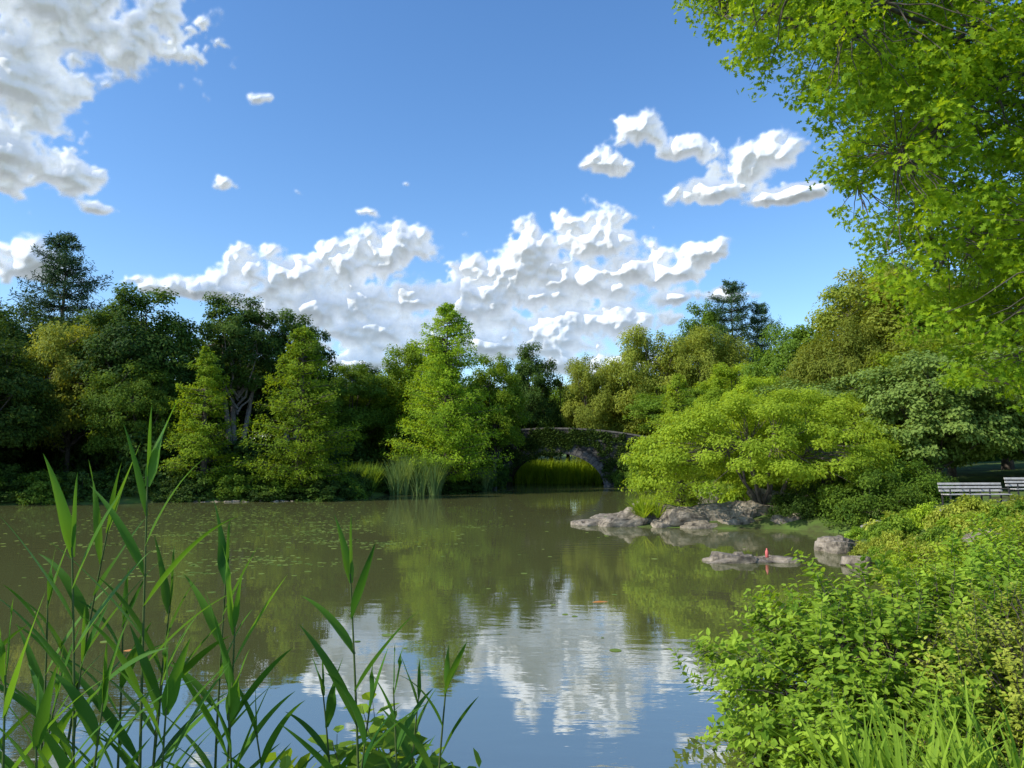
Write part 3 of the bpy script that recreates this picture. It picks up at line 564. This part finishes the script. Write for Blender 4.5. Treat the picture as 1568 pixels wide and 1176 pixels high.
cr=np.random.default_rng(3); TA=cr.uniform(0,2*np.pi,(256,256)); TX=cr.random((256,256)); TY=cr.random((256,256))
def pn(x,y):
    xi=np.floor(x).astype(int); yi=np.floor(y).astype(int); fx=x-xi; fy=y-yi; u=fx*fx*fx*(fx*(fx*6-15)+10); v=fy*fy*fy*(fy*(fy*6-15)+10)
    def gg(i,j): a=TA[(xi+i)&255,(yi+j)&255]; return np.cos(a)*(fx-i)+np.sin(a)*(fy-j)
    return (gg(0,0)*(1-u)+gg(1,0)*u)*(1-v)+(gg(0,1)*(1-u)+gg(1,1)*u)*v
def fbm(x,y,o,gn=.5):
    r=0; a=1
    for k in range(o): r=r+a*pn(x*2**k+17.3*k,y*2**k+9.1*k); a*=gn
    return r
def dome(x,y,s=0):   # rounded billows with creases between
    xi=np.floor(x).astype(int); yi=np.floor(y).astype(int); best=np.full(x.shape,9.)
    for i in(-1,0,1):
        for j in(-1,0,1):
            cx=xi+i; cy=yi+j; dx=cx+TX[(cx+s)&255,cy&255]-x; dy=cy+TY[(cx+s)&255,cy&255]-y; best=np.minimum(best,dx*dx+dy*dy)
    return np.sqrt(np.clip(1-best/1.1,0,1))
def blur(a,k):
    for _ in range(k):
        a=(np.roll(a,1,0)+np.roll(a,-1,0)+2*a)/4; a=(np.roll(a,1,1)+np.roll(a,-1,1)+2*a)/4
    return a
st=.055; AZ,EL=np.meshgrid(np.arange(-44,30,st),np.arange(1,37,st))
wx=AZ+.45*fbm(AZ*.35,EL*.35+50,3); wy=EL+.35*fbm(AZ*.35+80,EL*.4,3)
acc=np.zeros_like(AZ); 
for cx,cy,rx,ry,st_ in CL:
    a,e=azel(cx,cy); kx=rx*1.08/1132*57.3; ky=ry*1.08/1132*57.3
    q=(wx-a)/kx; w_=(wy-e)/ky; w_=np.where(w_<0,w_*1.15,w_); l=np.sqrt(q*q+w_*w_); acc+=np.exp(10*np.clip(st_-l,-2.5,2))
val=np.log(acc+1e-9)/10
wpx=AZ+.6*fbm(AZ*.7,EL*.7,4); wpy=EL+.6*fbm(AZ*.7+30,EL*.7,4)
p1=dome(wpx*.42,wpy*.5); p2=dome(wpx*.95,wpy*1.05,7); p3=dome(wpx*2.1,wpy*2.2,13); p4=dome(wpx*4.5,wpy*4.8,29)
D=val+.10+.75*fbm(AZ*.4,EL*.5,7,.6)+.34*(p1-.8)+.22*(p2-.8)+.12*(p3-.8)+.06*(p4-.8)
soft=.18+.42*np.clip(.5+1.8*fbm(AZ*.3+7,EL*.3,3),0,1)
alp=np.clip(D/soft,0,1); alp=alp*alp*(3-2*alp); alp=blur(alp,2)
alp*=np.clip(.80+.2*(EL-6)/8,.80,1)  # aerial haze painted in: low clouds made more transparent
p1b=blur(p1,30); p2b=blur(p2,9)
th_=blur(150*np.sqrt(blur(np.clip(D,0,1.6),6)+.02)+62*p1b+26*p2b+8*p3+2*p4,6)+3*fbm(AZ*1.5,EL*1.5,4,.5)
RR=2600-th_; A_=np.radians(AZ); E_=np.radians(EL)
V=np.stack([RR*np.cos(E_)*np.sin(A_),RR*np.cos(E_)*np.cos(A_),RR*np.sin(E_)],-1)
keep=alp>0.004; fk=keep[:-1,:-1]|keep[:-1,1:]|keep[1:,1:]|keep[1:,:-1]
ny,nx=AZ.shape; idx=np.arange(nx*ny).reshape(ny,nx); F=np.stack([idx[:-1,:-1],idx[:-1,1:],idx[1:,1:],idx[1:,:-1]],-1)[fk]
usd=np.unique(F); rm=np.zeros(nx*ny,int); rm[usd]=np.arange(len(usd)); F=rm[F]; V=V.reshape(-1,3)[usd]
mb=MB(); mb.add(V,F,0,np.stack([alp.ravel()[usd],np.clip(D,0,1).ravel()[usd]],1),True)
M_cl,N,K=newmat('cloud'); out=N.new('ShaderNodeOutputMaterial'); at=N.new('ShaderNodeAttribute'); at.attribute_name='tint'; sp=N.new('ShaderNodeSeparateColor'); K.new(at.outputs[0],sp.inputs[0])
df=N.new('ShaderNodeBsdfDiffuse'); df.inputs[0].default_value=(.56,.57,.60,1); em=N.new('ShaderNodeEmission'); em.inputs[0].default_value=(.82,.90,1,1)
# emission stands in for scattered light: brighter at thin edges, greyer in thick cores
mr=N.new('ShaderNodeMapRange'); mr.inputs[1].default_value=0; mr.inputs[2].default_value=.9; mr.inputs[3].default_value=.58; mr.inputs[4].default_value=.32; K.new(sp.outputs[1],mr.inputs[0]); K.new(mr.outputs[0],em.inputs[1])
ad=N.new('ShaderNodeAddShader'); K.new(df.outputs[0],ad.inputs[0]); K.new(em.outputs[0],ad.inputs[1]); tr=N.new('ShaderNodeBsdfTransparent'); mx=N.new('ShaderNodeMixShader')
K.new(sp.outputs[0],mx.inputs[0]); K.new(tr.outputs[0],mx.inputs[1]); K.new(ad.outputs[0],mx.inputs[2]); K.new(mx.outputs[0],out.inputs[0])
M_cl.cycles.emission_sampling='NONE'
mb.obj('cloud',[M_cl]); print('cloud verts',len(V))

# ------------------------------------------------------------------ sky, sun, camera
SUN_AZ=-112; SUN_EL=39
w=bpy.data.worlds.new('sky'); S.world=w; w.use_nodes=True; N=w.node_tree.nodes; K=w.node_tree.links; N.clear()
out=N.new('ShaderNodeOutputWorld'); bg=N.new('ShaderNodeBackground'); bg.inputs[1].default_value=.15; K.new(bg.outputs[0],out.inputs[0])
sk=N.new('ShaderNodeTexSky'); sk.sky_type='NISHITA'; sk.sun_disc=False; sk.sun_elevation=math.radians(SUN_EL); sk.sun_rotation=math.radians(SUN_AZ); sk.air_density=1.0; sk.dust_density=.3; sk.ozone_density=2.6
hs=N.new('ShaderNodeHueSaturation'); hs.inputs['Hue'].default_value=.503; hs.inputs['Saturation'].default_value=1.2; hs.inputs['Value'].default_value=1.5; K.new(sk.outputs[0],hs.inputs['Color']); K.new(hs.outputs[0],bg.inputs[0])
sd=bpy.data.lights.new('sun','SUN'); sd.energy=5; sd.angle=math.radians(.5); sd.color=(1,.94,.80); so=link(bpy.data.objects.new('sun',sd))
az=math.radians(SUN_AZ); el=math.radians(SUN_EL); v=Vector((math.sin(az)*math.cos(el),math.cos(az)*math.cos(el),math.sin(el))); so.rotation_euler=v.to_track_quat('Z','Y').to_euler(); so.location=(-30,-10,60)
cd=bpy.data.cameras.new('camera'); cd.sensor_width=36; cd.lens=26; cd.clip_end=6000; cd.clip_start=.05; co=link(bpy.data.objects.new('camera',cd)); co.location=(0,0,3.0); co.rotation_euler=(math.radians(95.8),0,0); S.camera=co
S.view_settings.view_transform='Standard'; S.view_settings.look='None'; S.view_settings.exposure=0
print('verts',sum(len(m.vertices) for m in bpy.data.meshes))
